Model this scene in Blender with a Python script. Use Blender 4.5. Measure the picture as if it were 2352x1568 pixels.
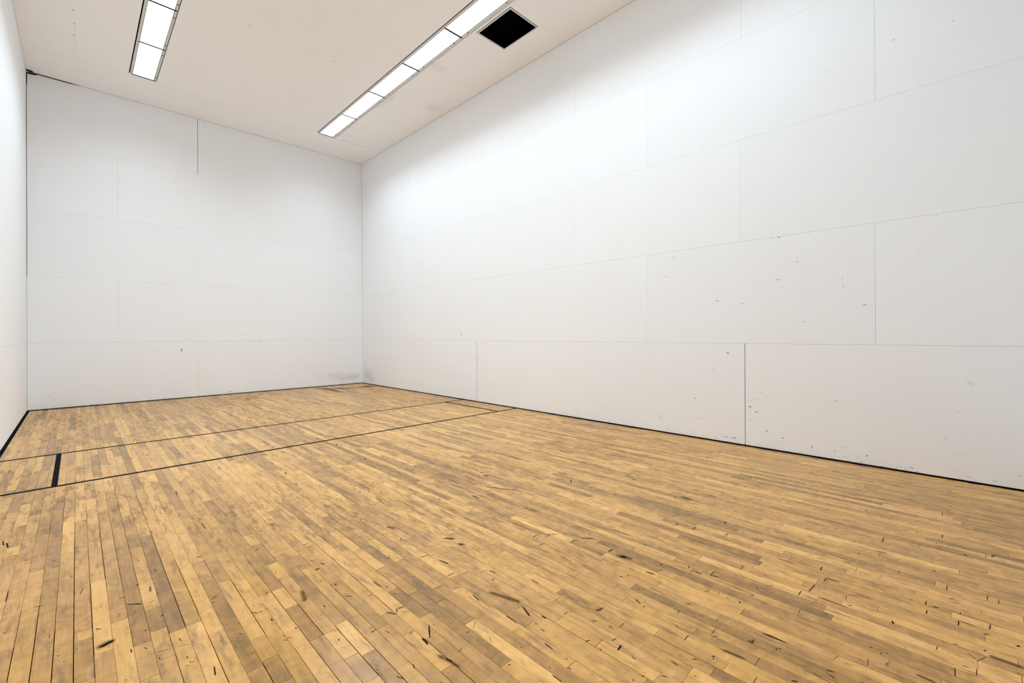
import bpy, math, random
from mathutils import Vector, Matrix

scene = bpy.context.scene
for o in list(bpy.data.objects):
    bpy.data.objects.remove(o)
COL = scene.collection

# ---------------------------------------------------------------- camera, world, exposure
# All layout numbers are in court units (about one foot); U turns them into metres.
# x: 0 left wall .. 20 right wall, y: 0 front wall .. -40 back wall, z: 0 floor .. ZT ceiling
U = 0.3117
W, D, ZT = 20.0, -40.0, 19.487

CX, CY, CZ = 2.01634, -37.99380, 4.28229
YAW, PITCH, ROLL = 0.787144, 0.000416, -0.004174
FPX, PX, PY = 1018.533, 22.403, -16.830          # focal length and principal point offset at 2352x1568
cam_data = bpy.data.cameras.new('camera')
cam = bpy.data.objects.new('camera', cam_data)
COL.objects.link(cam)
cam_data.sensor_fit = 'HORIZONTAL'
cam_data.sensor_width = 36.0
cam_data.lens = FPX * 36.0 / 2352.0
cam_data.shift_x = -PX / 2352.0
cam_data.shift_y = PY / 2352.0
cam_data.clip_start = 0.02
cam_data.clip_end = 200
fw = Vector((math.sin(YAW) * math.cos(PITCH), math.cos(YAW) * math.cos(PITCH), math.sin(PITCH)))
rt0 = Vector((math.cos(YAW), -math.sin(YAW), 0))
up0 = rt0.cross(fw)
rt = rt0 * math.cos(ROLL) + up0 * math.sin(ROLL)
up = up0 * math.cos(ROLL) - rt0 * math.sin(ROLL)
mw = Matrix((rt, up, -fw)).transposed().to_4x4()
mw.translation = Vector((CX, CY, CZ)) * U
cam.matrix_world = mw
scene.camera = cam

world = bpy.data.worlds.new('world')
scene.world = world
world.use_nodes = True
world.node_tree.nodes['Background'].inputs[0].default_value = (0.8, 0.85, 0.9, 1)
world.node_tree.nodes['Background'].inputs[1].default_value = 0.05     # the court is a closed room

vs = scene.view_settings
vs.view_transform = 'Standard'
vs.look = 'None'
vs.gamma = 1.0
vs.use_curve_mapping = False
vs.exposure = 0.0
LAMP_POWER = 19.8                                 # watts of light from each fluorescent fitting
LAMP_SPREAD = 132.0                               # degrees; the prismatic lenses throw the light downwards
cy_ = scene.cycles
cy_.max_bounces = 8; cy_.diffuse_bounces = 8; cy_.glossy_bounces = 2
cy_.use_light_tree = False                        # sixteen equal lamps need no tree
cy_.transmission_bounces = 0; cy_.transparent_max_bounces = 6
cy_.caustics_reflective = False; cy_.caustics_refractive = False

# ---------------------------------------------------------------- traced data (court units)
RIGHT_MARKS = []; FRONT_MARKS = []; CEILING_MARKS = []
FLOOR_MARKS = [
 (2.554,-28.508,2.737,-28.673,0.014,0), (2.656,-28.582,2.740,-28.681,0.019,0), (2.236,-29.557,2.356,-29.506,0.091,0), (2.208,-29.560,2.363,-29.480,0.149,1), (2.199,-28.984,2.256,-29.045,0.017,0), (2.496,-28.228,2.559,-28.227,0.014,0),
 (2.724,-27.903,2.760,-27.915,0.025,0), (3.015,-27.491,3.018,-27.575,0.019,0), (2.944,-28.450,2.954,-28.500,0.016,0), (2.452,-28.776,2.491,-28.750,0.011,0), (2.915,-29.304,2.948,-29.253,0.019,0), (2.701,-29.557,2.729,-29.551,0.014,0),
 (2.526,-29.309,2.536,-29.302,0.019,0), (0.911,-23.718,0.953,-24.075,0.026,0), (0.977,-23.892,1.020,-24.245,0.032,0), (2.043,-27.590,2.083,-27.379,0.012,0), (4.280,-28.455,4.325,-28.472,0.022,0), (4.519,-27.982,4.578,-27.944,0.022,0),
 (3.667,-29.235,3.686,-29.232,0.016,0), (3.538,-29.438,3.568,-29.439,0.021,0), (3.146,-30.324,3.162,-30.340,0.012,0), (2.987,-30.304,3.150,-30.382,0.005,0), (2.928,-30.087,2.946,-30.040,0.011,0), (2.781,-30.395,2.783,-30.431,0.014,0),
 (3.011,-30.839,3.028,-30.838,0.014,0), (3.046,-30.634,3.043,-30.675,0.013,0), (1.804,-29.359,1.854,-29.401,0.008,0), (1.839,-29.538,1.849,-29.534,0.012,0), (1.880,-29.594,1.890,-29.576,0.012,0), (2.004,-29.383,2.014,-29.363,0.012,0),
 (2.428,-30.590,2.442,-30.579,0.011,0), (3.262,-31.108,3.237,-31.296,0.020,0), (1.192,-26.588,1.194,-27.032,0.014,0), (1.281,-25.442,1.522,-25.454,0.008,0), (2.689,-30.214,2.916,-30.294,0.005,0), (5.262,-28.428,5.354,-28.432,0.020,0),
 (6.864,-30.915,6.913,-31.168,0.029,0), (6.671,-30.586,6.821,-30.604,0.018,0), (6.648,-31.486,6.811,-31.495,0.014,0), (6.442,-31.901,6.629,-31.899,0.012,0), (6.839,-31.639,7.012,-31.635,0.008,0), (6.245,-31.654,6.430,-31.662,0.010,0),
 (7.086,-31.818,7.298,-31.846,0.008,0), (5.380,-31.676,5.464,-31.812,0.018,0), (5.537,-31.689,5.491,-31.789,0.016,0), (5.544,-31.704,5.653,-31.734,0.018,0), (5.681,-32.374,5.530,-32.632,0.024,0), (5.645,-33.155,5.732,-33.116,0.010,0),
 (7.452,-30.222,7.595,-30.418,0.125,1), (7.484,-30.276,7.578,-30.402,0.042,0), (7.515,-30.640,7.581,-30.776,0.127,1), (7.539,-30.664,7.566,-30.740,0.041,0), (6.897,-28.843,6.961,-29.071,0.128,1), (5.240,-29.422,5.275,-29.515,0.064,1),
 (5.084,-29.600,5.141,-29.603,0.034,0), (5.643,-30.715,5.656,-30.970,0.060,1), (5.448,-32.565,5.434,-32.727,0.036,0), (5.420,-33.015,5.487,-33.365,0.088,1), (5.457,-33.139,5.473,-33.240,0.028,0), (6.609,-32.239,6.579,-32.447,0.019,0),
 (6.620,-33.033,6.614,-33.304,0.015,0), (7.114,-32.163,7.169,-32.144,0.017,0), (7.289,-31.902,7.310,-32.030,0.027,0), (6.856,-32.400,7.012,-32.951,0.118,1), (5.359,-32.359,5.450,-32.343,0.008,0), (4.704,-32.652,4.731,-32.672,0.011,0),
 (5.094,-32.912,5.063,-32.990,0.017,0), (5.961,-32.920,5.988,-32.924,0.018,0), (6.068,-32.926,6.216,-32.809,0.006,0), (5.950,-33.803,5.981,-33.812,0.016,0), (4.611,-31.731,4.600,-31.784,0.013,0), (4.256,-31.039,4.280,-31.082,0.014,0),
 (4.082,-31.095,4.099,-31.112,0.013,0), (4.080,-30.564,4.076,-30.634,0.019,0), (5.693,-31.297,5.731,-31.318,0.016,0), (5.724,-31.015,5.721,-31.059,0.022,0), (5.147,-30.308,5.137,-30.379,0.020,0), (4.223,-29.787,4.255,-29.761,0.022,0),
 (4.837,-32.944,4.887,-33.046,0.037,1), (4.925,-29.244,4.950,-29.258,0.019,0), (6.821,-29.577,6.786,-29.671,0.025,0), (6.672,-28.059,6.655,-28.112,0.028,0), (4.672,-30.131,4.610,-30.465,0.141,1), (9.403,-33.313,9.444,-33.385,0.078,0),
 (9.380,-33.228,9.463,-33.494,0.178,1), (9.244,-33.921,9.264,-34.074,0.031,0), (8.782,-31.544,8.951,-31.532,0.018,0), (9.086,-31.633,9.277,-31.828,0.014,0), (8.963,-31.743,9.161,-31.709,0.018,0), (8.584,-31.888,8.754,-31.885,0.017,0),
 (9.170,-32.247,9.343,-32.241,0.019,0), (9.485,-32.277,9.647,-32.515,0.075,1), (9.371,-33.031,9.535,-33.038,0.016,0), (9.749,-34.515,9.907,-34.506,0.013,0), (9.925,-34.799,10.114,-34.792,0.013,0), (9.877,-34.540,9.851,-34.672,0.060,1),
 (8.373,-34.231,8.318,-34.343,0.027,0), (8.284,-34.411,8.297,-34.432,0.021,0), (7.672,-33.948,7.827,-33.986,0.066,1), (7.684,-33.961,7.784,-33.995,0.017,0), (7.260,-33.646,7.333,-33.662,0.015,0), (7.589,-34.420,7.727,-34.418,0.010,0),
 (7.529,-34.288,7.516,-34.363,0.012,0), (7.177,-34.665,7.292,-34.644,0.032,0), (7.276,-34.502,7.373,-34.521,0.015,0), (7.006,-34.477,7.041,-34.498,0.013,0), (7.006,-34.244,7.071,-34.272,0.014,0), (6.580,-33.859,6.575,-34.015,0.016,0),
 (6.564,-34.248,6.564,-34.291,0.012,0), (6.459,-34.379,6.464,-34.425,0.012,0), (6.221,-34.322,6.223,-34.492,0.019,0), (6.988,-35.132,7.023,-35.143,0.014,0), (6.846,-35.084,6.877,-35.078,0.009,0), (7.992,-35.214,8.159,-35.210,0.011,0),
 (8.385,-35.433,8.550,-35.431,0.008,0), (8.582,-35.908,8.717,-35.902,0.013,0), (8.604,-35.851,8.634,-35.914,0.071,1), (8.929,-35.969,8.937,-36.206,0.026,0), (7.951,-35.614,7.986,-35.643,0.014,0), (7.954,-35.631,7.906,-35.653,0.011,0),
 (8.856,-34.869,8.878,-34.905,0.016,0), (9.482,-35.444,9.426,-35.471,0.021,0), (12.324,-34.146,12.437,-34.161,0.026,0), (11.511,-33.764,11.680,-33.777,0.023,0), (11.689,-34.405,11.863,-34.410,0.020,0), (11.581,-33.387,11.479,-33.449,0.023,0),
 (10.517,-35.111,10.687,-35.103,0.014,0), (10.115,-35.487,10.078,-35.533,0.012,0), (9.925,-34.799,9.984,-34.911,0.056,1), (6.957,-33.061,6.864,-33.319,0.026,0), (6.998,-33.436,6.996,-33.529,0.021,0), (8.772,-33.676,8.798,-33.728,0.020,0),
 (8.868,-33.774,8.920,-33.765,0.018,0), (8.281,-33.109,8.295,-33.128,0.020,0), (8.649,-34.111,8.679,-34.118,0.018,0), (9.789,-35.520,9.828,-35.542,0.016,0), (9.658,-33.985,9.671,-34.027,0.034,0), (7.169,-35.284,7.202,-35.356,0.016,0),
 (8.176,-35.665,8.213,-35.936,0.071,1), (7.499,-35.269,7.486,-35.366,0.048,1), (11.099,-36.272,11.237,-36.279,0.015,0), (11.250,-36.277,11.265,-36.466,0.025,0), (10.549,-36.159,10.893,-36.184,0.016,0), (10.326,-36.067,10.502,-36.066,0.013,0),
 (10.507,-36.338,10.488,-36.693,0.053,1), (10.562,-37.227,10.492,-37.246,0.027,0), (11.455,-37.637,11.478,-37.700,0.032,0), (11.434,-37.554,11.603,-37.560,0.014,0), (11.124,-37.575,11.263,-37.581,0.015,0), (11.089,-37.924,11.270,-37.929,0.018,0),
 (11.258,-37.935,11.230,-38.085,0.051,1), (11.282,-38.242,11.470,-38.259,0.013,0), (11.393,-38.251,11.339,-38.282,0.009,0), (10.415,-38.013,10.333,-38.095,0.008,0), (10.269,-38.094,10.499,-38.200,0.008,0), (10.519,-38.220,10.516,-38.522,0.027,0),
 (10.548,-38.221,10.544,-38.524,0.085,1), (14.310,-38.349,14.466,-38.406,0.024,0), (14.137,-37.990,14.016,-38.020,0.015,0), (12.256,-38.245,12.479,-38.257,0.012,0), (12.258,-38.372,12.428,-38.379,0.011,0), (12.207,-37.779,12.438,-37.781,0.012,0),
 (10.741,-36.640,10.854,-36.626,0.014,0), (11.476,-36.143,11.639,-36.145,0.014,0), (9.926,-38.094,10.113,-38.100,0.010,0), (10.043,-37.961,10.059,-38.032,0.037,1), (10.527,-37.884,10.540,-37.927,0.014,0), (8.924,-35.947,8.936,-36.252,0.024,0),
 (9.187,-37.106,9.338,-37.093,0.007,0), (9.364,-37.272,9.436,-37.276,0.011,0), (8.733,-36.740,8.758,-36.818,0.017,0), (10.616,-38.172,10.658,-38.193,0.014,0), (8.222,-36.479,8.260,-36.530,0.022,0), (8.685,-36.182,8.720,-36.186,0.015,0),
 (13.653,-36.806,13.955,-36.794,0.018,0), (14.754,-37.662,14.948,-37.662,0.018,0), (16.319,-37.623,16.501,-37.624,0.020,0), (12.891,-37.585,12.856,-37.630,0.020,0), (14.770,-37.253,14.769,-37.275,0.026,0), (9.435,-37.557,9.422,-37.741,0.077,1),
 (11.054,-38.496,11.091,-38.519,0.037,0), (11.108,-38.183,11.129,-38.238,0.053,1), (9.653,-37.073,9.634,-37.100,0.016,0), (9.619,-37.190,9.576,-37.205,0.012,0), (9.683,-37.165,9.677,-37.189,0.012,0), (9.250,-37.017,9.245,-37.035,0.012,0),
 (9.000,-36.764,9.159,-36.810,0.005,0), (12.205,-36.398,12.169,-36.489,0.023,0), (10.350,-38.447,10.350,-38.512,0.013,0), (13.075,-36.780,13.126,-36.927,0.073,1), (7.331,-17.705,7.312,-18.807,0.043,0), (7.297,-19.209,7.334,-19.320,0.053,0),
 (7.295,-20.135,7.388,-20.386,0.032,0), (6.591,-22.990,6.579,-23.135,0.055,0), (7.458,-26.287,7.442,-26.368,0.034,0), (9.216,-20.532,9.143,-20.708,0.048,0), (9.033,-23.295,8.984,-23.440,0.044,0), (7.071,-25.227,7.250,-25.211,0.016,0),
 (10.761,-27.600,10.786,-27.778,0.052,0), (10.878,-27.329,10.878,-27.409,0.042,0), (8.669,-28.291,8.686,-28.342,0.048,0), (12.878,-19.563,12.751,-19.856,0.040,0), (15.770,-0.748,16.082,-5.121,0.184,1), (16.144,-1.151,16.325,-3.746,0.071,0),
 (16.461,-2.140,18.261,-3.426,0.202,1), (16.708,-2.829,17.381,-3.341,0.072,0), (18.681,-2.533,19.621,-3.198,0.330,1), (19.055,-2.355,19.333,-2.888,0.122,0), (9.437,-28.714,9.407,-29.026,0.111,1), (10.089,-28.396,10.581,-29.409,0.098,1),
 (12.276,-29.783,12.057,-29.978,0.031,0), (12.518,-29.131,12.672,-29.336,0.033,0), (13.525,-31.070,13.616,-31.163,0.042,0), (18.274,-31.723,18.357,-31.809,0.057,0), (18.279,-32.397,18.340,-32.420,0.055,0), (13.952,-32.775,13.998,-32.847,0.032,0),
 (13.838,-33.198,13.849,-33.382,0.032,0), (13.137,-32.594,12.997,-32.677,0.023,0), (14.382,-29.489,14.399,-29.543,0.040,0), (15.912,-27.829,16.030,-27.952,0.028,0), (15.284,-29.196,15.356,-29.332,0.085,1), (12.206,-33.389,12.262,-33.418,0.024,0),
 (17.678,-31.876,17.690,-31.929,0.035,0), (14.015,-33.756,14.033,-33.818,0.028,0), (13.231,-32.748,13.185,-33.036,0.185,1), (17.300,-31.685,17.422,-31.712,0.042,0), (19.990,-29.353,20.172,-30.274,0.105,1),
]
OPEN_GAPS = [
 (1.987,-24.888,1.969,-28.744), (2.182,-27.164,2.160,-29.765), (2.393,-24.479,2.376,-26.501), (3.742,-27.285,3.749,-28.073), (3.168,-25.807,3.144,-28.435), (3.355,-27.558,3.331,-29.372),
 (1.583,-28.688,1.572,-29.775), (1.585,-27.556,1.583,-28.688), (1.387,-28.617,1.382,-29.566), (1.969,-28.744,1.967,-30.160), (2.932,-30.058,2.938,-30.992), (3.332,-30.366,3.322,-31.534),
 (3.938,-29.003,3.912,-30.683), (3.722,-28.684,3.506,-31.721), (1.769,-28.778,1.771,-29.961), (3.914,-28.879,4.112,-28.902), (6.448,-27.229,6.460,-27.885), (6.601,-28.540,6.611,-29.471),
 (5.469,-28.787,5.453,-31.017), (5.790,-30.293,5.855,-31.493), (5.855,-31.493,6.043,-31.495), (6.043,-31.495,6.061,-32.005), (6.061,-32.005,6.225,-32.001), (5.073,-30.280,5.142,-31.681),
 (4.308,-29.179,4.325,-30.424), (4.496,-30.350,4.483,-31.485), (4.698,-31.136,4.683,-32.103), (4.683,-32.103,4.686,-32.917), (4.291,-31.471,4.290,-32.516), (4.876,-31.698,4.878,-33.113),
 (4.096,-31.075,4.099,-32.297), (3.707,-31.476,3.711,-31.929), (5.462,-32.310,5.461,-32.659), (5.422,-32.746,5.468,-33.506), (4.704,-27.665,4.699,-28.695), (5.466,-31.030,5.469,-31.786),
 (6.070,-28.549,6.081,-29.608), (6.998,-33.020,7.006,-34.395), (7.006,-34.395,7.191,-34.394), (7.191,-34.394,7.202,-35.356), (7.783,-34.651,7.783,-36.039), (7.783,-36.039,7.967,-36.037),
 (7.967,-36.037,7.988,-36.267), (11.689,-33.786,11.689,-34.405), (11.863,-34.410,11.707,-35.478), (11.482,-32.095,11.458,-32.504), (8.559,-34.463,8.510,-34.878), (8.173,-33.217,8.191,-33.714),
 (10.518,-36.306,10.536,-37.015), (9.738,-37.812,9.762,-37.991), (10.536,-37.015,10.609,-37.454), (10.536,-37.274,10.525,-37.928),
]
BOARDS = [
 (2.27,-29.72,-27.24,0.8), (2.47,-28.98,-27.81,-0.5), (2.45,-30.62,-28.99,0.5), (2.85,-29.64,-28.95,-0.8), (2.87,-28.93,-27.88,0.3), (2.83,-30.47,-29.66,0.2), (3.62,-31.53,-28.63,-0.9), (3.39,-30.33,-29.58,0.7),
 (3.39,-29.43,-27.70,0.5), (3.82,-30.88,-28.86,0.5), (3.62,-28.59,-27.71,-0.4), (4.02,-30.26,-28.99,0.3), (2.07,-30.26,-29.18,-0.4), (2.07,-29.15,-28.91,0.3), (1.12,-24.79,-24.28,0.5), (1.89,-28.60,-26.81,-0.5),
 (3.09,-25.55,-24.09,0.1), (3.39,-27.54,-24.33,0.5), (2.49,-24.56,-23.09,-0.4), (2.30,-23.88,-22.70,0.4), (3.67,-27.63,-26.00,0.3), (4.50,-27.68,-27.09,0.5), (1.11,-24.18,-22.86,-0.4), (1.31,-25.32,-23.87,-0.2),
 (1.37,-29.56,-28.71,-0.4), (5.21,-31.93,-30.28,-0.7), (5.14,-30.26,-29.57,-0.4), (5.76,-29.03,-28.27,-0.5), (4.97,-29.43,-28.79,-0.4), (4.64,-29.44,-28.79,0.4), (4.38,-30.45,-29.77,0.5), (4.40,-31.49,-30.46,-0.6),
 (4.42,-32.66,-31.46,0.4), (4.60,-32.19,-31.50,0.3), (4.54,-32.76,-32.19,-0.4), (3.78,-32.03,-31.46,-0.9), (5.58,-31.68,-31.02,0.5), (5.60,-32.61,-31.75,0.2), (5.40,-32.33,-31.69,-0.3), (7.64,-30.16,-28.30,0.5),
 (8.73,-30.19,-29.49,-0.4), (6.53,-33.37,-31.85,0.4), (6.95,-33.05,-32.26,-0.5), (6.22,-27.31,-26.67,0.3), (5.86,-28.24,-26.93,0.2), (5.46,-27.22,-26.01,-0.5), (6.25,-31.66,-30.38,-0.2), (5.90,-31.50,-30.38,-0.2),
 (9.30,-33.02,-32.24,-0.8), (9.36,-34.07,-33.02,-0.7), (10.08,-34.81,-34.09,-0.5), (9.12,-31.57,-30.93,-0.6), (7.58,-35.88,-35.52,0.6), (13.18,-35.12,-34.67,0.4), (8.19,-36.07,-35.24,-0.5), (11.74,-35.49,-33.74,0.4),
 (9.53,-34.47,-33.90,0.3), (10.11,-32.25,-31.50,0.2), (7.60,-33.20,-32.43,0.4), (10.71,-33.56,-32.54,-0.4), (11.67,-33.80,-33.05,-0.5), (15.82,-38.15,-37.20,-0.5), (13.10,-36.81,-34.73,0.7), (12.65,-36.53,-35.07,-0.3),
 (12.03,-36.60,-35.06,0.8), (12.37,-37.63,-36.61,-0.6), (10.15,-38.49,-38.11,0.6), (11.56,-36.15,-35.64,-0.5), (9.44,-37.78,-37.29,-0.6), (13.73,-36.79,-34.57,-0.2), (15.33,-38.82,-36.61,-0.3), (12.97,-38.68,-36.83,-0.2),
 (11.90,-38.61,-36.94,0.5), (11.29,-37.85,-36.29,-0.1), (10.87,-36.19,-36.03,-0.4), (10.96,-36.19,-35.31,0.2),
]
RIGHT_MARKS += [
 (-29.202,7.532,-29.258,7.525,0.037,0), (-28.858,6.752,-28.956,6.720,0.029,0), (-33.165,6.228,-33.206,6.230,0.033,0), (-33.229,6.228,-33.298,6.222,0.031,0), (-33.801,6.819,-33.855,6.800,0.026,0), (-35.135,6.116,-35.145,6.074,0.024,0), (-35.149,5.819,-35.178,5.841,0.029,0), (-30.986,5.608,-31.124,5.565,0.028,0), (-31.950,5.437,-32.047,5.418,0.021,0), (-30.919,4.667,-30.947,4.666,0.037,0), (-35.676,5.213,-35.786,5.179,0.023,0), (-34.010,4.687,-34.074,4.673,0.024,0), (-31.402,3.535,-31.503,3.496,0.049,0), (-30.862,2.880,-30.967,2.744,0.139,1), (-30.058,1.648,-30.192,1.588,0.029,0), (-32.208,1.514,-32.302,1.504,0.042,0), (-32.432,1.358,-32.463,1.309,0.033,0), (-32.488,1.318,-32.543,1.352,0.039,0), (-32.156,1.008,-32.406,1.041,0.097,1), (-34.914,1.995,-34.998,2.004,0.029,0), (-37.849,1.984,-37.871,1.987,0.029,0), (-37.011,6.610,-37.031,6.607,0.029,0), (-31.266,0.224,-31.469,0.236,0.028,0), (-31.602,0.229,-31.760,0.255,0.039,0), (-34.233,0.365,-34.275,0.298,0.033,0), (-33.316,0.481,-33.407,0.508,0.033,0), (-32.801,0.647,-32.861,0.702,0.035,0), (-34.888,0.317,-34.923,0.312,0.034,0), (-35.745,0.302,-35.800,0.346,0.034,0), (-36.918,0.650,-36.999,0.627,0.042,1), (-29.007,0.147,-29.055,0.124,0.039,0), (-36.814,0.179,-36.916,0.141,0.027,0), (-38.043,0.170,-38.114,0.151,0.020,0), (-39.051,0.404,-39.070,0.399,0.029,0), (-38.755,1.722,-38.820,1.342,0.020,1), (-38.821,1.731,-38.918,1.261,0.020,1), (-32.127,1.660,-32.625,1.878,0.078,1), (-28.464,0.729,-28.714,0.528,0.233,1), (-38.051,2.894,-38.194,2.803,0.147,1), (-32.626,2.110,-32.698,2.083,0.026,0)
]
RIGHT_MARKS += [
 (-37.786,13.339,-37.805,13.325,0.032,0), (-36.450,13.383,-36.501,13.420,0.027,0), (-36.828,12.700,-36.910,12.696,0.051,1), (-34.660,13.226,-34.680,13.211,0.024,0), (-35.108,11.994,-35.138,11.983,0.043,1), (-33.212,7.780,-33.299,7.747,0.026,0), (-33.037,7.768,-33.072,7.763,0.024,0), (-37.409,7.761,-37.447,7.743,0.021,0), (-37.542,7.604,-37.580,7.597,0.037,1), (-35.632,9.667,-35.710,9.646,0.046,1), (-27.061,19.518,-27.117,19.489,0.049,0)
]
RIGHT_MARKS += [
 (-14.341,4.357,-14.497,4.268,0.059,0), (-15.966,2.805,-16.053,2.596,0.029,0), (-16.098,2.562,-16.185,2.488,0.041,0), (-0.393,1.387,-2.050,0.229,1.492,1), (-0.389,0.895,-1.849,0.406,0.896,1)
]
FRONT_MARKS += [
 (7.070,3.403,7.106,3.189,0.074,0), (6.967,3.429,7.027,3.237,0.061,1), (5.673,3.351,5.805,3.259,0.067,1), (2.439,3.183,2.575,3.124,0.062,1), (0.875,0.781,0.920,0.770,0.045,0), (11.434,3.878,11.479,3.844,0.057,0), (11.762,3.798,11.806,3.780,0.059,0), (11.814,3.907,11.867,3.881,0.059,0), (10.338,4.270,10.373,4.253,0.041,0), (10.679,4.367,10.736,4.301,0.033,0), (3.004,1.034,3.039,1.024,0.034,0), (7.584,4.068,7.665,4.052,0.031,0), (11.915,0.271,11.960,0.250,0.059,0), (9.836,0.196,10.078,0.173,0.041,0), (6.271,0.032,6.866,0.014,0.074,0), (5.635,-0.011,5.921,-0.005,0.074,0), (2.528,0.035,2.675,0.031,0.048,0)
]
FRONT_MARKS += [
 (16.956,0.883,19.670,0.499,0.849,1), (17.893,0.437,19.468,0.710,0.566,1), (16.091,-0.025,16.677,-0.030,0.076,0), (17.512,-0.007,18.471,-0.011,0.078,0)
]
FRONT_MARKS += [
 (3.321,19.347,3.352,19.352,0.041,0), (7.346,19.286,7.383,19.291,0.046,0), (8.407,19.303,8.446,19.308,0.047,0), (10.509,19.307,10.551,19.312,0.051,0), (-0.034,19.550,0.503,19.551,0.245,1), (-0.034,19.455,0.945,19.538,0.089,0), (-0.022,19.524,0.200,19.553,0.191,0)
]
CEILING_MARKS += [
 (1.928,-8.610,1.957,-8.629,0.071,0), (1.949,-7.360,1.980,-7.379,0.077,0), (1.937,-6.162,1.969,-6.182,0.082,0), (8.046,-13.207,8.071,-13.222,0.055,0), (-0.018,-0.535,0.300,-0.285,0.405,0), (-0.023,-0.963,0.433,-0.387,0.766,1), (-0.008,-0.397,0.817,-0.152,0.156,0)
]
CEILING_MARKS += [
 (12.126,-13.230,12.157,-13.246,0.065,0), (12.147,-14.490,12.168,-14.498,0.040,0), (12.091,-17.339,12.117,-17.355,0.033,0), (15.189,-15.585,15.955,-15.746,0.651,1), (15.986,-16.952,17.047,-16.826,0.723,1), (16.177,-10.350,16.207,-12.496,0.607,1), (18.705,-12.436,19.069,-13.205,0.896,1)
]

# ---------------------------------------------------------------- helpers
def mesh_obj(name, verts, faces, mat=None, parent=None, attrs=None, smooth=False, mats=None, face_mats=None):
    me = bpy.data.meshes.new(name)
    me.from_pydata([(v[0] * U, v[1] * U, v[2] * U) for v in verts], [], faces)
    for m in (mats or [mat]):
        if m:
            me.materials.append(m)
    if face_mats:
        for p, i in zip(me.polygons, face_mats):
            p.material_index = i
    if attrs:
        for an, vals in attrs.items():
            a = me.attributes.new(an, 'FLOAT', 'POINT')
            a.data.foreach_set('value', vals)
    if smooth:
        for p in me.polygons:
            p.use_smooth = True
    o = bpy.data.objects.new(name, me)
    COL.objects.link(o)
    if parent:
        o.parent = parent
    return o

def empty(name, loc):
    o = bpy.data.objects.new(name, None)
    o.empty_display_size = 0.1
    o.location = (loc[0] * U, loc[1] * U, loc[2] * U)
    COL.objects.link(o)
    return o

def adopt(child, parent):
    """parent without moving: the meshes are written in world coordinates"""
    child.parent = parent
    child.matrix_parent_inverse = Matrix.Translation(-Vector(parent.location))
    return child

def structure(o):
    o['kind'] = 'structure'
    return o

BOXF = [(0, 3, 2, 1), (4, 5, 6, 7), (0, 1, 5, 4), (1, 2, 6, 5), (2, 3, 7, 6), (3, 0, 4, 7)]
def box_v(x0, x1, y0, y1, z0, z1):
    return [(x0, y0, z0), (x1, y0, z0), (x1, y1, z0), (x0, y1, z0),
            (x0, y0, z1), (x1, y0, z1), (x1, y1, z1), (x0, y1, z1)]

class MB:
    def __init__(s):
        s.v = []; s.f = []; s.a = {}; s.m = []
    def add(s, v, f, m=0, **attrs):
        b = len(s.v)
        s.v += v
        s.f += [tuple(i + b for i in q) for q in f]
        s.m += [m] * len(f)
        for k, val in attrs.items():
            s.a.setdefault(k, []).extend(val if isinstance(val, list) else [val] * len(v))
    def box(s, x0, x1, y0, y1, z0, z1, m=0, **attrs):
        s.add(box_v(x0, x1, y0, y1, z0, z1), BOXF, m, **attrs)
    def build(s, name, mat=None, parent=None, mats=None):
        return mesh_obj(name, s.v, s.f, mat, parent, s.a, mats=mats, face_mats=s.m if mats else None)

# ---------------------------------------------------------------- materials
def new_mat(name):
    m = bpy.data.materials.new(name)
    m.use_nodes = True
    nt = m.node_tree
    return m, nt, nt.nodes['Principled BSDF']

def N(nt, typ, **kw):
    n = nt.nodes.new(typ)
    for k, v in kw.items():
        setattr(n, k, v)
    return n

def math_node(nt, op, a, b=None, c=None, clamp=False):
    n = N(nt, 'ShaderNodeMath', operation=op, use_clamp=clamp)
    for i, q in enumerate((a, b, c)):
        if q is None:
            continue
        if isinstance(q, (int, float)):
            n.inputs[i].default_value = q
        else:
            nt.links.new(q, n.inputs[i])
    return n.outputs[0]

def ramp(nt, fac, stops, interp='LINEAR'):
    r = N(nt, 'ShaderNodeValToRGB')
    r.color_ramp.interpolation = interp
    el = r.color_ramp.elements
    while len(el) < len(stops):
        el.new(0.5)
    for e, (p, c) in zip(el, stops):
        e.position = p
        e.color = c if len(c) == 4 else (*c, 1)
    nt.links.new(fac, r.inputs[0])
    return r.outputs[0]

def mix_col(nt, fac, a, b, blend='MIX'):
    n = N(nt, 'ShaderNodeMix', data_type='RGBA', blend_type=blend)
    for i, q in ((0, fac), (6, a), (7, b)):
        if isinstance(q, (int, float)):
            n.inputs[i].default_value = q
        elif isinstance(q, tuple):
            n.inputs[i].default_value = (*q[:3], 1)
        else:
            nt.links.new(q, n.inputs[i])
    return n.outputs[2]

def noise(nt, vec, scale, detail=4, rough=0.55, dist=0.0):
    n = N(nt, 'ShaderNodeTexNoise')
    n.inputs['Scale'].default_value = scale
    n.inputs['Detail'].default_value = detail
    n.inputs['Roughness'].default_value = rough
    n.inputs['Distortion'].default_value = dist
    nt.links.new(vec, n.inputs['Vector'])
    return n.outputs['Fac']

def position(nt):
    return N(nt, 'ShaderNodeNewGeometry').outputs['Position']

def scaled(nt, vec, s, add=None):
    m = N(nt, 'ShaderNodeVectorMath', operation='MULTIPLY')
    nt.links.new(vec, m.inputs[0])
    m.inputs[1].default_value = s
    if add is None:
        return m.outputs[0]
    a = N(nt, 'ShaderNodeVectorMath', operation='ADD')
    nt.links.new(m.outputs[0], a.inputs[0])
    nt.links.new(add, a.inputs[1])
    return a.outputs[0]

def attr(nt, name):
    return N(nt, 'ShaderNodeAttribute', attribute_name=name).outputs['Fac']

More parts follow.
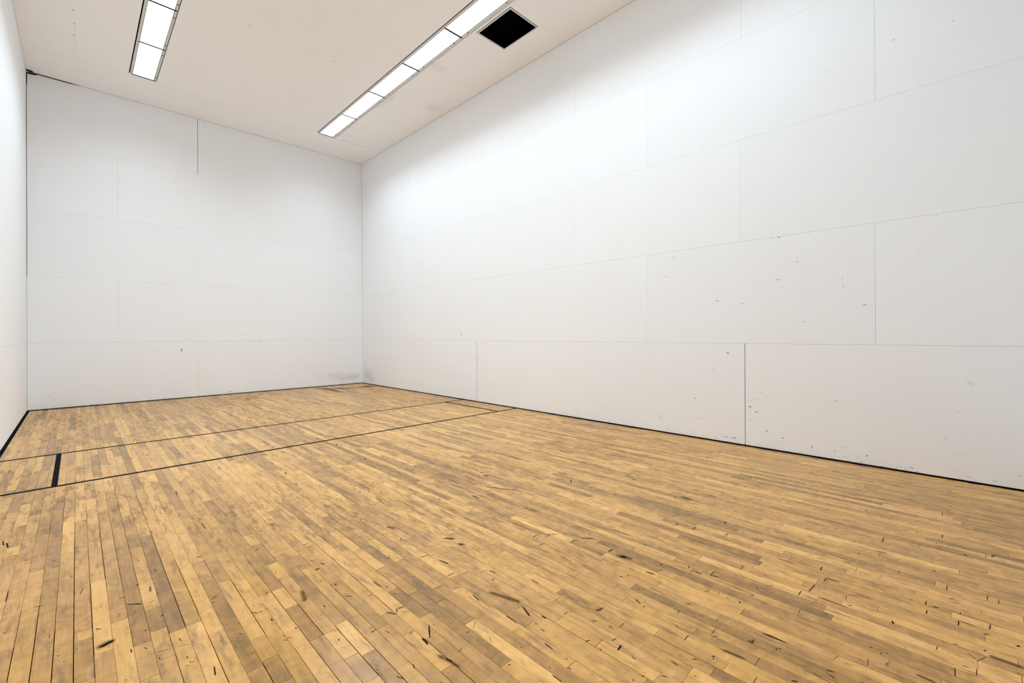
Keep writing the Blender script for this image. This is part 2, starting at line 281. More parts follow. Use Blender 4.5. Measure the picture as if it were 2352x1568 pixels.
def paint_mat(name, col, var, tint=(1.0, 0.99, 0.975)):
    m, nt, b = new_mat(name)
    n1 = noise(nt, position(nt), 1.3, 2, 0.6)
    base = mix_col(nt, ramp(nt, n1, [(0.35, (0, 0, 0)), (0.7, (1, 1, 1))]), col, tuple(c * t for c, t in zip(col, tint)))
    hs = N(nt, 'ShaderNodeVectorMath', operation='SCALE')
    nt.links.new(base, hs.inputs[0])
    nt.links.new(math_node(nt, 'MULTIPLY_ADD', attr(nt, 'tone'), var, 1.0), hs.inputs['Scale'])
    d = N(nt, 'ShaderNodeBsdfDiffuse')
    nt.links.new(hs.outputs[0], d.inputs['Color'])
    nt.links.new(d.outputs[0], nt.nodes['Material Output'].inputs['Surface'])
    nt.nodes.remove(b)
    return m

def flat_mat(name, col, rough=0.6, spec=0.3, metal=0.0):
    m, nt, b = new_mat(name)
    p = position(nt)
    n = noise(nt, p, 25.0, 3)
    c = mix_col(nt, n, tuple(x * 0.88 for x in col), tuple(min(1, x * 1.1) for x in col))
    nt.links.new(c, b.inputs['Base Color'])
    b.inputs['Roughness'].default_value = rough
    b.inputs['Specular IOR Level'].default_value = spec
    b.inputs['Metallic'].default_value = metal
    return m

M_WALL = paint_mat('white wall panel paint', (0.878, 0.908, 0.945), 0.006)
M_CEIL = paint_mat('cream ceiling paint', (0.945, 0.95, 0.955), 0.006, (0.985, 0.98, 0.975))
M_BACK = flat_mat('dark wall core', (0.03, 0.03, 0.032), 0.9, 0.1)
M_SUB = flat_mat('dark subfloor', (0.012, 0.011, 0.01), 0.9, 0.1)
M_RUBBER = flat_mat('black rubber strip', (0.004, 0.004, 0.005), 0.9, 0.03)
M_LINE = flat_mat('black court line paint', (0.004, 0.003, 0.006), 0.8, 0.05)
M_FLANGE = flat_mat('white enamel metal', (0.68, 0.68, 0.67), 0.5, 0.3)
M_DARK = flat_mat('blackened metal', (0.015, 0.015, 0.016), 0.7, 0.2)
M_DUCT = flat_mat('black duct', (0.002, 0.002, 0.003), 0.95, 0.0)

def lamp_mat():
    m, nt, b = new_mat('glowing acrylic diffuser')
    p = position(nt)
    n = noise(nt, p, 60.0, 2)
    c = mix_col(nt, n, (0.955, 0.985, 1.0), (0.965, 0.99, 1.0))
    b.inputs['Base Color'].default_value = (0.85, 0.86, 0.86, 1)
    nt.links.new(c, b.inputs['Emission Color'])
    b.inputs['Emission Strength'].default_value = 2.2
    return m
M_LAMP = lamp_mat()
M_LAMP.cycles.emission_sampling = 'NONE'          # the area lamps of the fittings are sampled instead

def wood_mat():
    m, nt, b = new_mat('worn maple floor')
    p = position(nt)
    seed = attr(nt, 'seed')
    tone = attr(nt, 'tone')
    comb = N(nt, 'ShaderNodeCombineXYZ')
    nt.links.new(math_node(nt, 'MULTIPLY', seed, 37.0), comb.inputs[0])
    nt.links.new(math_node(nt, 'MULTIPLY', seed, 91.0), comb.inputs[1])
    nt.links.new(math_node(nt, 'MULTIPLY', seed, 13.0), comb.inputs[2])
    off = comb.outputs[0]
    grain = noise(nt, scaled(nt, p, (95, 4.0, 1), off), 1.0, 3, 0.65, 0.6)
    figure = noise(nt, scaled(nt, p, (9, 11.0, 1), off), 1.0, 2, 0.6, 1.2)
    blotch = noise(nt, scaled(nt, p, (7, 1.6, 1), off), 1.0, 3, 0.62)
    wide = noise(nt, scaled(nt, p, (0.45, 0.3, 1)), 1.0, 1, 0.5)
    v = math_node(nt, 'MULTIPLY_ADD', tone, 0.27, 0.475)
    v = math_node(nt, 'ADD', v, math_node(nt, 'MULTIPLY_ADD', grain, 0.42, -0.21))
    v = math_node(nt, 'ADD', v, math_node(nt, 'MULTIPLY_ADD', figure, 0.50, -0.25))
    v = math_node(nt, 'ADD', v, math_node(nt, 'MULTIPLY_ADD', blotch, 0.42, -0.21), clamp=True)
    col = ramp(nt, v, [(0.0, (0.16, 0.080, 0.018)), (0.3, (0.39, 0.198, 0.046)), (0.55, (0.61, 0.325, 0.078)), (0.8, (0.77, 0.435, 0.120)), (1.0, (0.88, 0.565, 0.205))])
    # some boards are pinker, some yellower
    hue = N(nt, 'ShaderNodeCombineColor')
    hue.inputs[0].default_value = 1.0
    nt.links.new(math_node(nt, 'MULTIPLY_ADD', seed, 0.02, 0.985), hue.inputs[1])
    nt.links.new(math_node(nt, 'MULTIPLY_ADD', seed, -0.16, 1.16), hue.inputs[2])
    col = mix_col(nt, 1.0, col, hue.outputs[0], 'MULTIPLY')
    # ground-in dirt: olive brown streaks that follow the boards, heavier in patches
    dirt = noise(nt, scaled(nt, p, (24, 4.2, 1), off), 1.0, 4, 0.75)
    dirt = math_node(nt, 'ADD', dirt, math_node(nt, 'MULTIPLY_ADD', wide, 0.25, -0.125))
    dm = ramp(nt, dirt, [(0.50, (0, 0, 0)), (0.73, (1, 1, 1))])
    col = mix_col(nt, math_node(nt, 'MULTIPLY', dm, 0.85), col, (0.135, 0.068, 0.020))
    # small dark specks
    sp = noise(nt, scaled(nt, p, (110, 70, 1)), 1.0, 2, 0.6)
    sm = ramp(nt, sp, [(0.665, (0, 0, 0)), (0.72, (1, 1, 1))])
    col = mix_col(nt, math_node(nt, 'MULTIPLY', sm, 0.7), col, (0.05, 0.032, 0.016))
    nt.links.new(col, b.inputs['Base Color'])
    r = math_node(nt, 'MULTIPLY_ADD', dm, 0.25, 0.27)
    nt.links.new(math_node(nt, 'ADD', r, math_node(nt, 'MULTIPLY_ADD', wide, 0.2, -0.1)), b.inputs['Roughness'])
    b.inputs['Specular IOR Level'].default_value = 0.5
    return m
M_WOOD = wood_mat()

def grime_mark_mat(name, col, lo, hi, strength, nscale):
    """flat mark on a surface; 'fade' is 1 in the middle of a mark and 0 at its rim"""
    m, nt, b = new_mat(name)
    p = position(nt)
    f = math_node(nt, 'ADD', attr(nt, 'fade'), math_node(nt, 'MULTIPLY_ADD', noise(nt, p, nscale, 4, 0.65), 0.9, -0.45))
    a = ramp(nt, f, [(lo, (0, 0, 0)), (hi, (1, 1, 1))])
    a = math_node(nt, 'MULTIPLY', a, strength)
    b.inputs['Base Color'].default_value = (*col, 1)
    b.inputs['Roughness'].default_value = 0.7
    b.inputs['Specular IOR Level'].default_value = 0.1
    nt.links.new(a, b.inputs['Alpha'])
    return m
M_SCUFF = grime_mark_mat('black rubber scuff', (0.008, 0.008, 0.010), 0.22, 0.42, 1.0, 260.0)
M_STAIN = grime_mark_mat('dark brown stain', (0.045, 0.024, 0.009), 0.15, 1.0, 0.62, 130.0)
M_WSCUFF = grime_mark_mat('grey wall scuff', (0.05, 0.05, 0.05), 0.22, 0.6, 0.8, 160.0)
M_WSTAIN = grime_mark_mat('beige wall grime', (0.56, 0.46, 0.35), 0.1, 1.2, 0.09, 22.0)
M_CSTAIN = grime_mark_mat('grey ceiling grime', (0.30, 0.29, 0.27), 0.1, 1.2, 0.08, 18.0)
M_CORNER = grime_mark_mat('black corner mark', (0.012, 0.011, 0.011), 0.25, 0.6, 1.0, 60.0)  # black marks where front wall, left wall and ceiling meet

# ---------------------------------------------------------------- flat marks
def add_mark(mb, place, a0, b0, a1, b1, w, rnd, m=0):
    """an elongated blob from (a0,b0) to (a1,b1) on the surface given by place(a, b)"""
    dx, dy = a1 - a0, b1 - b0
    L = math.hypot(dx, dy)
    if L < 1e-5:
        dx, dy, L = 1.0, 0.0, 1e-5
        ux, uy = 1.0, 0.0
    else:
        ux, uy = dx / L, dy / L
    half = L / 2 + w * 0.5
    cx, cy = (a0 + a1) / 2, (b0 + b1) / 2
    n = 10
    vs_, fd = [], []
    core = max(0.0, half - w * 0.75)
    for s in (-1, 1):                                  # spine
        q = s * core
        vs_.append(place(cx + ux * q, cy + uy * q)); fd.append(1.0)
    for i in range(n):
        t = 2 * math.pi * i / n
        r = 1 + rnd.uniform(-0.22, 0.22)
        q, h = math.cos(t) * half * r, math.sin(t) * w * 0.85 * r
        vs_.append(place(cx + ux * q - uy * h, cy + uy * q + ux * h)); fd.append(0.0)
    f = []
    for i in range(n):
        j = (i + 1) % n
        tm = 2 * math.pi * (i + 0.5) / n
        s = 1 if math.cos(tm) > 0 else 0
        f.append((s, 2 + i, 2 + j))
    # close the fan between the two spine ends
    top = [i for i in range(n) if abs(math.cos(2 * math.pi * i / n)) < 0.4 and math.sin(2 * math.pi * i / n) > 0]
    def side(i): return 1 if math.cos(2 * math.pi * (i + 0.5) / n) > 0 else 0
    for i in range(n):
        if side(i) != side((i - 1) % n):
            f.append((side((i - 1) % n), 2 + i, side(i)))
    mb.add(vs_, f, m, fade=fd)

LIFT = 0.0016
def on_floor(a, b): return (a, b, 0.0028)
def on_right(a, b): return (W - LIFT, a, b)
def on_left(a, b): return (LIFT, a, b)
def on_front(a, b): return (a, -LIFT, b)
def on_ceiling(a, b): return (a, b, ZT - LIFT)

# ================================================================ floor
ROW, PHASE = 0.1940, 0.034
X0, X1 = 0.10, W - 0.05
Y0, Y1 = D + 0.05, -0.06
rnd = random.Random(11)

floor = structure(mesh_obj('floor', box_v(-0.6, W + 0.6, D - 0.6, 0.6, -0.35, -0.075), BOXF, M_SUB))

k0, k1 = math.floor((X0 - PHASE) / ROW), math.floor((X1 - PHASE) / ROW)
rows = {k: [] for k in range(k0, k1 + 1)}
fixed = {k: [] for k in rows}
for x, ya, yb, t in BOARDS:
    k = math.floor((x - PHASE) / ROW)
    if k in fixed and yb - ya > 0.12 and all(yb <= a + 0.01 or ya >= b - 0.01 for a, b, _ in fixed[k]):
        fixed[k].append((ya, yb, t))
cuts = {k: [] for k in rows}
wide = {}
for xa, ya, xb, yb in OPEN_GAPS:
    if abs(ya - yb) < 0.35:
        k = math.floor(((xa + xb) / 2 - PHASE) / ROW)
        if k in cuts:
            cuts[k].append((ya + yb) / 2)
    elif abs(xa - xb) < 0.12:
        e = round(((xa + xb) / 2 - PHASE) / ROW)
        wide.setdefault(e, []).append((min(ya, yb), max(ya, yb)))

def fill(a, b, out):
    """split the stretch a..b of a row into boards of random length"""
    while b - a > 0.02:
        L = rnd.choice((rnd.uniform(0.7, 2.2), rnd.uniform(1.6, 4.2), rnd.uniform(2.5, 6.0)))
        e = a + L
        if b - e < 0.7:
            e = b
        t = rnd.gauss(0.0, 0.42)
        if rnd.random() < 0.09:
            t -= 0.6
        out.append((a, e, max(-1.0, min(1.0, t))))
        a = e

for k in rows:
    segs = []
    cur = Y0 - rnd.uniform(0, 0.01)
    for ya, yb, t in sorted(fixed[k]):
        if ya - cur < 0.25:
            ya = cur
        elif ya > cur:
            fill(cur, ya, segs)
        segs.append((ya, max(yb, ya + 0.1), t))
        cur = max(yb, ya + 0.1)
    fill(cur, Y1, segs)
    for c in cuts[k]:
        for i, (a, b, t) in enumerate(segs):
            if a + 0.3 < c < b - 0.3:
                segs[i:i + 1] = [(a, c, t), (c, b, t - 0.25)]
                break
    rows[k] = segs

def board_geo(x0, x1, y0, y1, zt, c):
    z0 = zt - 0.06
    v = [(x0, y0, z0), (x1, y0, z0), (x1, y1, z0), (x0, y1, z0),
         (x0, y0, zt - c), (x1, y0, zt - c), (x1, y1, zt - c), (x0, y1, zt - c),
         (x0 + c, y0 + c, zt), (x1 - c, y0 + c, zt), (x1 - c, y1 - c, zt), (x0 + c, y1 - c, zt)]
    f = [(0, 1, 5, 4), (1, 2, 6, 5), (2, 3, 7, 6), (3, 0, 4, 7),
         (4, 5, 9, 8), (5, 6, 10, 9), (6, 7, 11, 10), (7, 4, 8, 11), (8, 9, 10, 11), (0, 3, 2, 1)]
    return v, f

def shown_area(x0, x1, y0, y1):
    """rough size of a board in the picture, used only to choose the 300 that become parts of their own"""
    P = []
    for i in range(9):
        y = y0 + (y1 - y0) * i / 8
        for x in (x0, x1):
            d = Vector((x - CX, y - CY, -CZ))
            z = d.dot(fw)
            if z < 0.3:
                P.append(None); continue
            P.append((1176 + PX + FPX * d.dot(rt) / z, 784 + PY - FPX * d.dot(up) / z))
    A = 0
    for i in range(8):
        q = P[2 * i:2 * i + 4]
        if any(c is None or not (0 <= c[0] <= 2352 and 0 <= c[1] <= 1568) for c in q):
            continue
        (ax, ay), (bx, by), (dx, dy), (ex, ey) = q
        A += abs((bx - ax) * (dy - ay) - (dx - ax) * (by - ay))
    return A

boards = []
for k, segs in rows.items():
    for a, b, t in segs:
        g = 0.0011
        xa, xb = PHASE + ROW * k, PHASE + ROW * (k + 1)
        gl = gr = g + (0.0015 if rnd.random() < 0.12 else 0)
        for e, side in ((k, 0), (k + 1, 1)):
            for ga, gb in wide.get(e, ()):
                if min(b, gb) - max(a, ga) > 0.25 * (b - a):
                    if side == 0: gl = 0.0045
                    else: gr = 0.0045
        ge = 0.0012 + (0.006 if any(abs(b - c) < 0.02 for c in cuts[k]) else (0.003 if rnd.random() < 0.15 else 0))
        x0_, x1_ = max(X0, xa + gl), min(X1, xb - gr)
        if x1_ - x0_ < 0.02:
            continue
        zt = rnd.uniform(-0.0012, 0.0010)
        v, f = board_geo(x0_, x1_, a + 0.0012, b - ge, zt, 0.0022)
        boards.append((shown_area(x0_, x1_, a, b), v, f, t, rnd.random()))
boards.sort(key=lambda q: -q[0])
rest = MB()
for i, (A, v, f, t, s) in enumerate(boards):
    if i < 300:
        mesh_obj('floorboard', v, f, M_WOOD, floor, {'tone': [t] * len(v), 'seed': [s] * len(v)})
    else:
        rest.add(v, f, 0, tone=t, seed=s)
ob = rest.build('floorboards', M_WOOD, floor)
ob['kind'] = 'stuff'
ob['label'] = 'narrow maple strips of the rest of the court floor'

# painted court lines: thin films of paint on the boards
def line(name, x0, x1, y0, y1, label):
    o = mesh_obj(name, box_v(x0, x1, y0, y1, 0.0002, 0.0022), BOXF, M_LINE, floor)
    o['label'] = label
LW = 0.155
line('short_line', X0, X1, -19.70, -19.70 + LW, 'black short line painted across the court')
line('service_line', X0, X1, -14.69, -14.69 + LW, 'black service line painted across the court')
line('service_box_line', 1.487, 1.615, -19.70 + LW, -14.69, 'black box line near the left wall')
line('service_box_line', 18.50, 18.645, -19.70 + LW, -14.69, 'black box line near the right wall')

# scuffs and stains
mk = MB()
for a0, b0, a1, b1, w, soft in FLOOR_MARKS:
    add_mark(mk, on_floor, a0, b0, a1, b1, w * (2.2 if b0 > -6 else 0.72), rnd, 1 if soft else 0)
for i in range(2800):
    x, y = rnd.uniform(0.4, 19.6), rnd.uniform(-38, -10)
    if rnd.random() > 0.25 + 0.75 * min(1, max(0, (-y - 12) / 16)):
        continue
    L = rnd.choice((0.004, 0.01, 0.02, 0.05, 0.09)) * rnd.uniform(0.6, 1.4)
    t = rnd.choice((rnd.uniform(0, math.pi), rnd.gauss(2.2, 0.5)))
    add_mark(mk, on_floor, x, y, x + L * math.cos(t), y + L * math.sin(t), rnd.uniform(0.004, 0.011), rnd, 0)
for i in range(90):
    x, y = rnd.uniform(0.4, 19.6), rnd.uniform(-37, -13)
    L = rnd.uniform(0.05, 0.5)
    add_mark(mk, on_floor, x, y, x + rnd.uniform(-.02, .02), y + L, rnd.uniform(0.015, 0.045), rnd, 1)
for i in range(110):                                   # grime along the walls
    y = rnd.uniform(-39, -0.2)
    add_mark(mk, on_floor, 19.9, y, 19.9, y + rnd.uniform(0.1, 0.6), rnd.uniform(0.02, 0.07), rnd, 1)
    x = rnd.uniform(0.3, 19.8)
    add_mark(mk, on_floor, x, -0.1, x + rnd.uniform(0.05, 0.4), -0.1, rnd.uniform(0.03, 0.12), rnd, 1)
o = mk.build('scuff_marks', parent=floor, mats=[M_SCUFF, M_STAIN])
o['kind'] = 'stuff'
o['label'] = 'black scuffs and brown stains on the boards'

# ================================================================ walls of painted panels
TH = 0.06                                              # panel thickness
RH = ZT / 5.0
BASE = 0.045
prng = random.Random(5)

def panel(parent, axis, a0, a1, b0, b1, g, tone=None, name='panel', mat=None, holes=()):
    """one sheet: a along the wall (x or y), b up it (z) or, on the ceiling, y; g = (low a, high a, low b, high b) joint halves"""
    a0 += g[0]; a1 -= g[1]; b0 += g[2]; b1 -= g[3]
    t = prng.uniform(-1, 1) if tone is None else tone
    mb = MB()
    rects = [(a0, a1, b0, b1)]
    for (ha0, ha1, hb0, hb1) in holes:
        nr = []
        for (p0, p1, q0, q1) in rects:
            if ha1 <= p0 or ha0 >= p1 or hb1 <= q0 or hb0 >= q1:
                nr.append((p0, p1, q0, q1)); continue
            if ha0 > p0: nr.append((p0, ha0, q0, q1))
            if ha1 < p1: nr.append((ha1, p1, q0, q1))
            m0, m1 = max(p0, ha0), min(p1, ha1)
            if hb0 > q0: nr.append((m0, m1, q0, hb0))
            if hb1 < q1: nr.append((m0, m1, hb1, q1))
        rects = nr
    for (p0, p1, q0, q1) in rects:
        if p1 - p0 < 0.01 or q1 - q0 < 0.01:
            continue
        if axis == 'right': mb.box(W, W + TH, p0, p1, q0, q1, tone=t)
        elif axis == 'left': mb.box(-TH, 0, p0, p1, q0, q1, tone=t)
        elif axis == 'front': mb.box(p0, p1, 0, TH, q0, q1, tone=t)
        elif axis == 'back': mb.box(p0, p1, D - TH, D, q0, q1, tone=t)
        else: mb.box(p0, p1, q0, q1, ZT, ZT + TH, tone=t)
    if mb.v:
        mb.build(name, mat or M_WALL, parent)

def wall(name, verts):
    return structure(mesh_obj(name, verts, BOXF, M_BACK))
HI = ZT + 1.4
wall_front = wall('wall_front', box_v(-0.6, W + 0.6, TH + 0.01, 0.6, -0.08, HI))
wall_right = wall('wall_right', box_v(W + TH + 0.01, W + 0.6, D - 0.6, TH, -0.08, HI))
wall_left = wall('wall_left', box_v(-0.6, -TH - 0.01, D - 0.6, TH, -0.08, HI))
wall_back = wall('wall_back', box_v(-TH, W + TH, D - 0.6, D - TH - 0.01, -0.08, HI))

F = 0.0025                                             # hairline joint, half width
def course(parent, axis, row, joints, a_lo, a_hi, g_lo, g_hi, dark=(), low=F, high=F):
    b0 = BASE if row == 0 else RH * row
    b1 = RH * (row + 1)
    js = [a_lo] + list(joints) + [a_hi]
    for i in range(len(js) - 1):
        gl = g_lo if i == 0 else ((0.02 if js[i] == -16.03 else 0.013) if js[i] in dark else F)
        gh = g_hi if i == len(js) - 2 else ((0.02 if js[i + 1] == -16.03 else 0.013) if js[i + 1] in dark else F)
        panel(parent, axis, js[i], js[i + 1], b0, b1, (gl, gh, 0 if row == 0 else low, 0.010 if row == 4 else high))
C1, C2, C3, C4 = 3.878, 8.035, 11.993, 16.141
course(wall_front, 'front', 0, (C2, C4), 0, W, 0.010, 0.004)
course(wall_front, 'front', 1, (C1, C3), 0, W, 0.010, 0.004)
course(wall_front, 'front', 2, (C2, C4), 0, W, 0.022, 0.008)
course(wall_front, 'front', 3, (C1, C3), 0, W, 0.022, 0.008)
course(wall_front, 'front', 4, (C2, C4), 0, W, 0.022, 0.008, dark=(C2,))
course(wall_right, 'right', 0, (-32.08, -24.0, -16.03, -8.0), D, 0, 0, 0.002, dark=(-32.08, -16.03))
course(wall_right, 'right', 1, (-36.0, -28.0, -20.0, -12.0, -4.0), D, 0, 0, 0.002)
course(wall_right, 'right', 2, (-31.93, -23.95, -15.95, -8.0), D, 0, 0, 0.002, high=0.0022)
course(wall_right, 'right', 3, (-36.02, -28.0, -20.0, -12.0, -4.0), D, 0, 0, 0.002)
course(wall_right, 'right', 4, (-32.0, -24.0, -16.0, -8.0), D, 0, 0, 0.002)
for r in range(5):
    course(wall_left, 'left', r, [-36.6, -28.6, -20.6, -12.6, -4.75] if r % 2 else [-32.6, -24.6, -16.6, -8.6], D, 0, 0, 0.002)
    course(wall_back, 'back', r, (C1, C3) if r % 2 else (C2, C4), 0, W, 0, 0)

# black rubber strips that close the gap between floor and walls
structure(mesh_obj('baseboard_left', box_v(-TH - 0.005, X0 - 0.002, Y0, Y1, -0.07, 0.004), BOXF, M_RUBBER))
structure(mesh_obj('baseboard_right', box_v(X1 + 0.002, W + TH, Y0, Y1 - 0.002, -0.07, 0.004), BOXF, M_RUBBER))
structure(mesh_obj('baseboard_front', box_v(-TH, W + TH, Y1 + 0.002, TH, -0.07, 0.004), BOXF, M_RUBBER))
structure(mesh_obj('baseboard_back', box_v(-TH, W + TH, D - TH, Y0 - 0.002, -0.07, 0.004), BOXF, M_RUBBER))

# wall scuffs
def wall_marks(parent, place, data, lo, hi, n_base):
    mk = MB()
    for a0, b0, a1, b1, w, soft in data:
        add_mark(mk, place, a0, b0, a1, b1, (w * 0.8 if soft else max(w * 0.6, 0.012)), rnd, 1 if soft else 0)
    for i in range(n_base):                            # kicks and mop marks just above the floor
        a = rnd.uniform(lo, hi); b = BASE + abs(rnd.gauss(0, 0.05)) + 0.01
        add_mark(mk, place, a, b, a + rnd.uniform(0.01, 0.12), b + rnd.uniform(-.01, .01), rnd.uniform(0.005, 0.012), rnd, 0)
    for i in range(n_base // 2):
        a = rnd.uniform(lo, hi); b = BASE + abs(rnd.gauss(0, 0.35)) + 0.05
        L = rnd.uniform(0.02, 0.3)
        add_mark(mk, place, a, b, a + L, b + rnd.uniform(-.08, .08), rnd.uniform(0.02, 0.09), rnd, 1)
    o = mk.build('scuff_marks', parent=parent, mats=[M_WSCUFF, M_WSTAIN])
    o['kind'] = 'stuff'
    o['label'] = 'faint ball scuffs and grime on the white panels'
wall_marks(wall_right, on_right, RIGHT_MARKS, -39.5, -0.3, 90)
wall_marks(wall_front, on_front, FRONT_MARKS[:-3], 0.3, 19.7, 60)
wall_marks(wall_left, on_left, [], -39.5, -0.3, 40)
mk = MB()  # black patches along the upper left corner of the front wall
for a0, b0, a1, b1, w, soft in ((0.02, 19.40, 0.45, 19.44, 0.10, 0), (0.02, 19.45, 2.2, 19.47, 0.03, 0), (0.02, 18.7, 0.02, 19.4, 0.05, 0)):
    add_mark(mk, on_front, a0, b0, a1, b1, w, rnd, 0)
o = mk.build('corner_marks', parent=wall_front, mats=[M_CORNER])
o['label'] = 'black marks in the upper corner'

# ================================================================ ceiling
ceiling = structure(mesh_obj('ceiling', box_v(-0.6, W + 0.6, D - 0.6, 0.6, ZT + 0.75, ZT + 1.0), BOXF, M_BACK))
LEN = 4.03                                             # pitch of the light fittings
NF = 8
ROWS = (('left', 4.225, 5.395, -3.87), ('right', 14.83, 16.085, -3.70))
VX0, VX1, VY0, VY1 = 16.27, 18.18, -23.14, -20.64
holes = [(a - 0.050, b + 0.034, y - NF * LEN - 0.02, y + 0.03) for _, a, b, y in ROWS] + [(VX0, VX1, VY0, VY1)]
CS = [0, -3.80, -7.85, -11.72, -15.62, -19.5, -23.45, -27.4, -31.3, -35.2, D]
for r in range(len(CS) - 1):
    xs = [0, 10.0, W] if r % 2 == 0 else [0, 2.0, 10.0 + 2.0, W]
    for i in range(len(xs) - 1):
        lo = 0.0012
        panel(ceiling, 'ceiling', xs[i], xs[i + 1], CS[r + 1], CS[r], (0.0012, 0.0012, lo, lo), mat=M_CEIL, holes=holes)
o = mesh_obj('crack', [(16.55, -3.74, ZT - .001), (19.0, -3.72, ZT - .001), (19.1, -3.705, ZT - .001), (16.6, -3.715, ZT - .001)], [(0, 1, 2, 3)], M_DARK, ceiling)
o['label'] = 'dark open crack beside the row of lights'
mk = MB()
CEILING_MARKS = [q for q in CEILING_MARKS if not (q[0] < 1.2 and q[4] > 0.12)] + [(0.05, -0.22, 0.25, -0.10, 0.28, 1), (0.02, -0.05, 2.2, -0.03, 0.05, 1)]  # adds black marks at the front left corner
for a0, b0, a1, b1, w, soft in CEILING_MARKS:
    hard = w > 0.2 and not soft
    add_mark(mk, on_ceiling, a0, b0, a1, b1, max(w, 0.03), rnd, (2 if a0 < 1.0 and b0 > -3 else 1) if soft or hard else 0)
for i in range(60):
    y = rnd.uniform(-33, -4)
    x = 16.12 + abs(rnd.gauss(0, 0.1)) if i % 3 else 15.9 + 0.25 * (i % 2)
    add_mark(mk, on_ceiling, x, y, x, y + rnd.uniform(0.2, 1.0), rnd.uniform(0.03, 0.12), rnd, 1)
o = mk.build('ceiling_marks', parent=ceiling, mats=[M_WSCUFF, M_CSTAIN, M_CORNER])
o['kind'] = 'stuff'
o['label'] = 'nail dots and grey smudges on the ceiling'

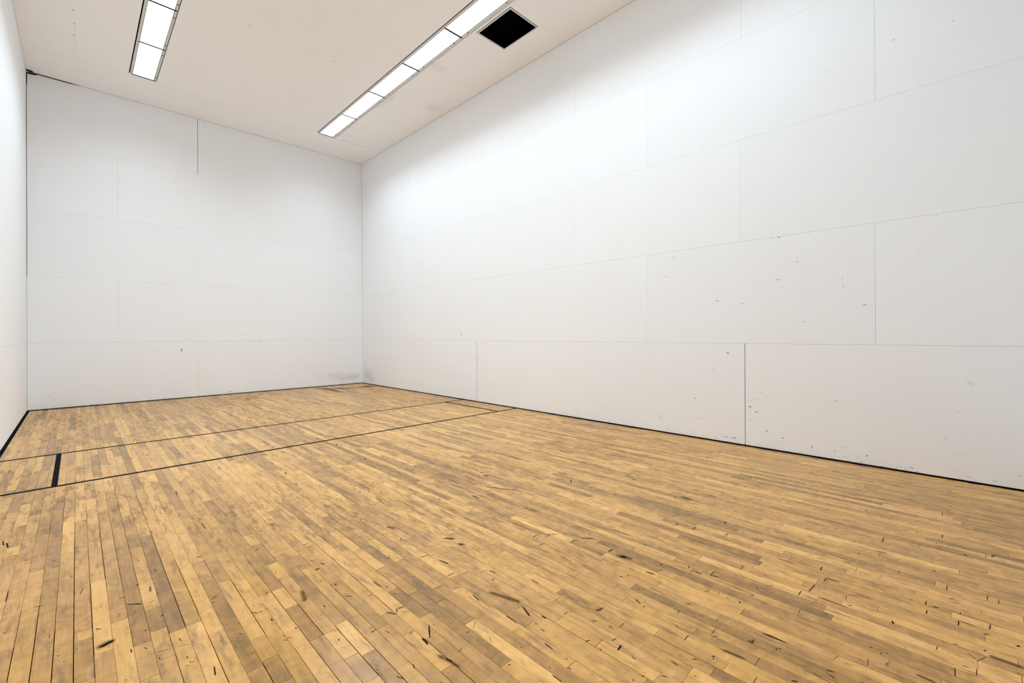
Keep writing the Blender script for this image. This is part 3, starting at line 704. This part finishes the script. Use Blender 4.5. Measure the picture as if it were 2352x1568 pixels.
# ---------------------------------------------------------------- fluorescent fittings
ORD = ('first', 'second', 'third', 'fourth', 'fifth', 'sixth', 'seventh', 'eighth')
def fitting(side, xa, xb, ya, n):
    y1 = ya - n * LEN
    y0 = y1 - LEN
    root = empty('ceiling_light', ((xa + xb) / 2, (y0 + y1) / 2, ZT))
    fl_, fr_ = (0.125, 0.115) if side == 'left' else (0.14, 0.19)
    da, db = xa + fl_, xb - fr_
    zb = ZT - 0.012
    # housing: sheet metal tray above the ceiling line
    h = MB()
    t = 0.02
    h.box(xa + 0.01, xb - 0.01, y0, y1, ZT + 0.40, ZT + 0.42)
    h.box(xa + 0.01, xa + 0.01 + t, y0, y1, ZT + 0.03, ZT + 0.40)
    h.box(xb - 0.01 - t, xb - 0.01, y0, y1, ZT + 0.03, ZT + 0.40)
    h.box(xa + 0.03, xb - 0.03, y0, y0 + t, ZT + 0.03, ZT + 0.40)
    h.box(xa + 0.03, xb - 0.03, y1 - t, y1, ZT + 0.03, ZT + 0.40)
    adopt(h.build('housing', M_DARK), root)
    for (p, q) in ((xa, da - 0.020), (db + 0.022, xb)):
        f = MB()
        g = 0.006
        f.box(p, q, y0 + g, y1 - g, zb, zb + 0.025)
        adopt(f.build('side_flange', M_FLANGE), root)
    d = MB()
    z0, z1 = ZT - 0.004, ZT + 0.03
    g = 0.016
    d.add(box_v(da, db, y0 + g, y1 - g, z0, z1), BOXF[1:], 1)
    d.add(box_v(da, db, y0 + g, y1 - g, z0, z1), BOXF[:1], 0)
    adopt(d.build('diffuser', mats=[M_LAMP, M_DARK]), root)
    ld = bpy.data.lights.new('tubes', 'AREA')
    ld.shape = 'RECTANGLE'
    ld.size, ld.size_y = (db - da - 0.02) * U, (y1 - y0 - 2 * g - 0.02) * U
    ld.energy = LAMP_POWER
    ld.spread = math.radians(LAMP_SPREAD)
    ld.color = (0.755, 0.895, 1.0)
    lo_ = bpy.data.objects.new('tubes', ld)
    COL.objects.link(lo_)
    lo_.parent = root
    lo_.location = (((da + db) / 2 - (xa + xb) / 2) * U, 0, -0.0055 * U)
    for ye in ([y0, y1] if n == 0 else [y0]):
        e = MB()
        e.box(da - 0.05, db + 0.10, ye - 0.052, ye + 0.052, ZT - 0.014, ZT + 0.02)
        adopt(e.build('end_strip', M_DARK), root)
    for yy in (y0 + 0.62, y1 - 0.55):
        c = MB()
        cx_, r, hh = db + 0.06, 0.030, 0.03
        vs_ = [(cx_ + r * math.cos(i * math.pi / 4), yy + r * math.sin(i * math.pi / 4), zb) for i in range(8)]
        vs_ += [(cx_ + 0.7 * r * math.cos(i * math.pi / 4), yy + 0.7 * r * math.sin(i * math.pi / 4), zb - hh) for i in range(8)]
        fs = [(i, (i + 1) % 8, 8 + (i + 1) % 8, 8 + i) for i in range(8)] + [tuple(range(8, 16))]
        c.add(vs_, fs)
        adopt(c.build('latch', M_DARK), root)
    where = 'left wall' if side == 'left' else 'square vent'
    root['label'] = '%s fluorescent fitting from the front wall in the ceiling row nearer the %s' % (ORD[n], where)
    root['category'] = 'ceiling light'
    root['group'] = 'fluorescent fittings in the row nearer the ' + where
for side, xa, xb, ya in ROWS:
    for n in range(NF):
        fitting(side, xa, xb, ya, n)

# ---------------------------------------------------------------- square vent
vent = empty('ceiling_vent', ((VX0 + VX1) / 2, (VY0 + VY1) / 2, ZT))
fr_ = MB()
FW = 0.07
zb, zt_ = ZT - 0.02, ZT + 0.012
a0, a1, b0, b1 = VX0 + 0.025, VX1 - 0.006, VY0 + 0.03, VY1 - 0.006
fr_.box(a0, a1, b0, b0 + FW, zb, zt_)
fr_.box(a0, a1, b1 - FW, b1, zb, zt_)
fr_.box(a0, a0 + FW, b0 + FW, b1 - FW, zb, zt_)
fr_.box(a1 - FW * 0.6, a1, b0 + FW, b1 - FW, zb, zt_)
o = adopt(fr_.build('frame', M_FLANGE), vent); o['label'] = 'thin white metal frame'
du = MB()
du.box(VX0 + 0.02, VX1 - 0.02, VY0 + 0.02, VY1 - 0.02, ZT + 0.62, ZT + 0.66)
for (p, q, r_, s) in ((VX0, VX0 + 0.02, VY0, VY1), (VX1 - 0.02, VX1, VY0, VY1), (VX0 + 0.02, VX1 - 0.02, VY0, VY0 + 0.02), (VX0 + 0.02, VX1 - 0.02, VY1 - 0.02, VY1)):
    du.box(p, q, r_, s, ZT + 0.002, ZT + 0.66)
o = adopt(du.build('duct', M_DUCT), vent); o['label'] = 'black opening of the duct'
for (x, y) in ((a0 + 0.95, b0 + 0.035), (a0 + 0.95, b1 - 0.035)):
    c = MB()
    vs_ = [(x + 0.016 * math.cos(i * math.pi / 3), y + 0.016 * math.sin(i * math.pi / 3), zz) for zz in (zb, zb - 0.008) for i in range(6)]
    c.add(vs_, [(i, (i + 1) % 6, 6 + (i + 1) % 6, 6 + i) for i in range(6)] + [tuple(range(6, 12))])
    adopt(c.build('screw', M_DARK), vent)
vent['label'] = 'square black air vent with thin white frame in the cream ceiling'
vent['category'] = 'vent'
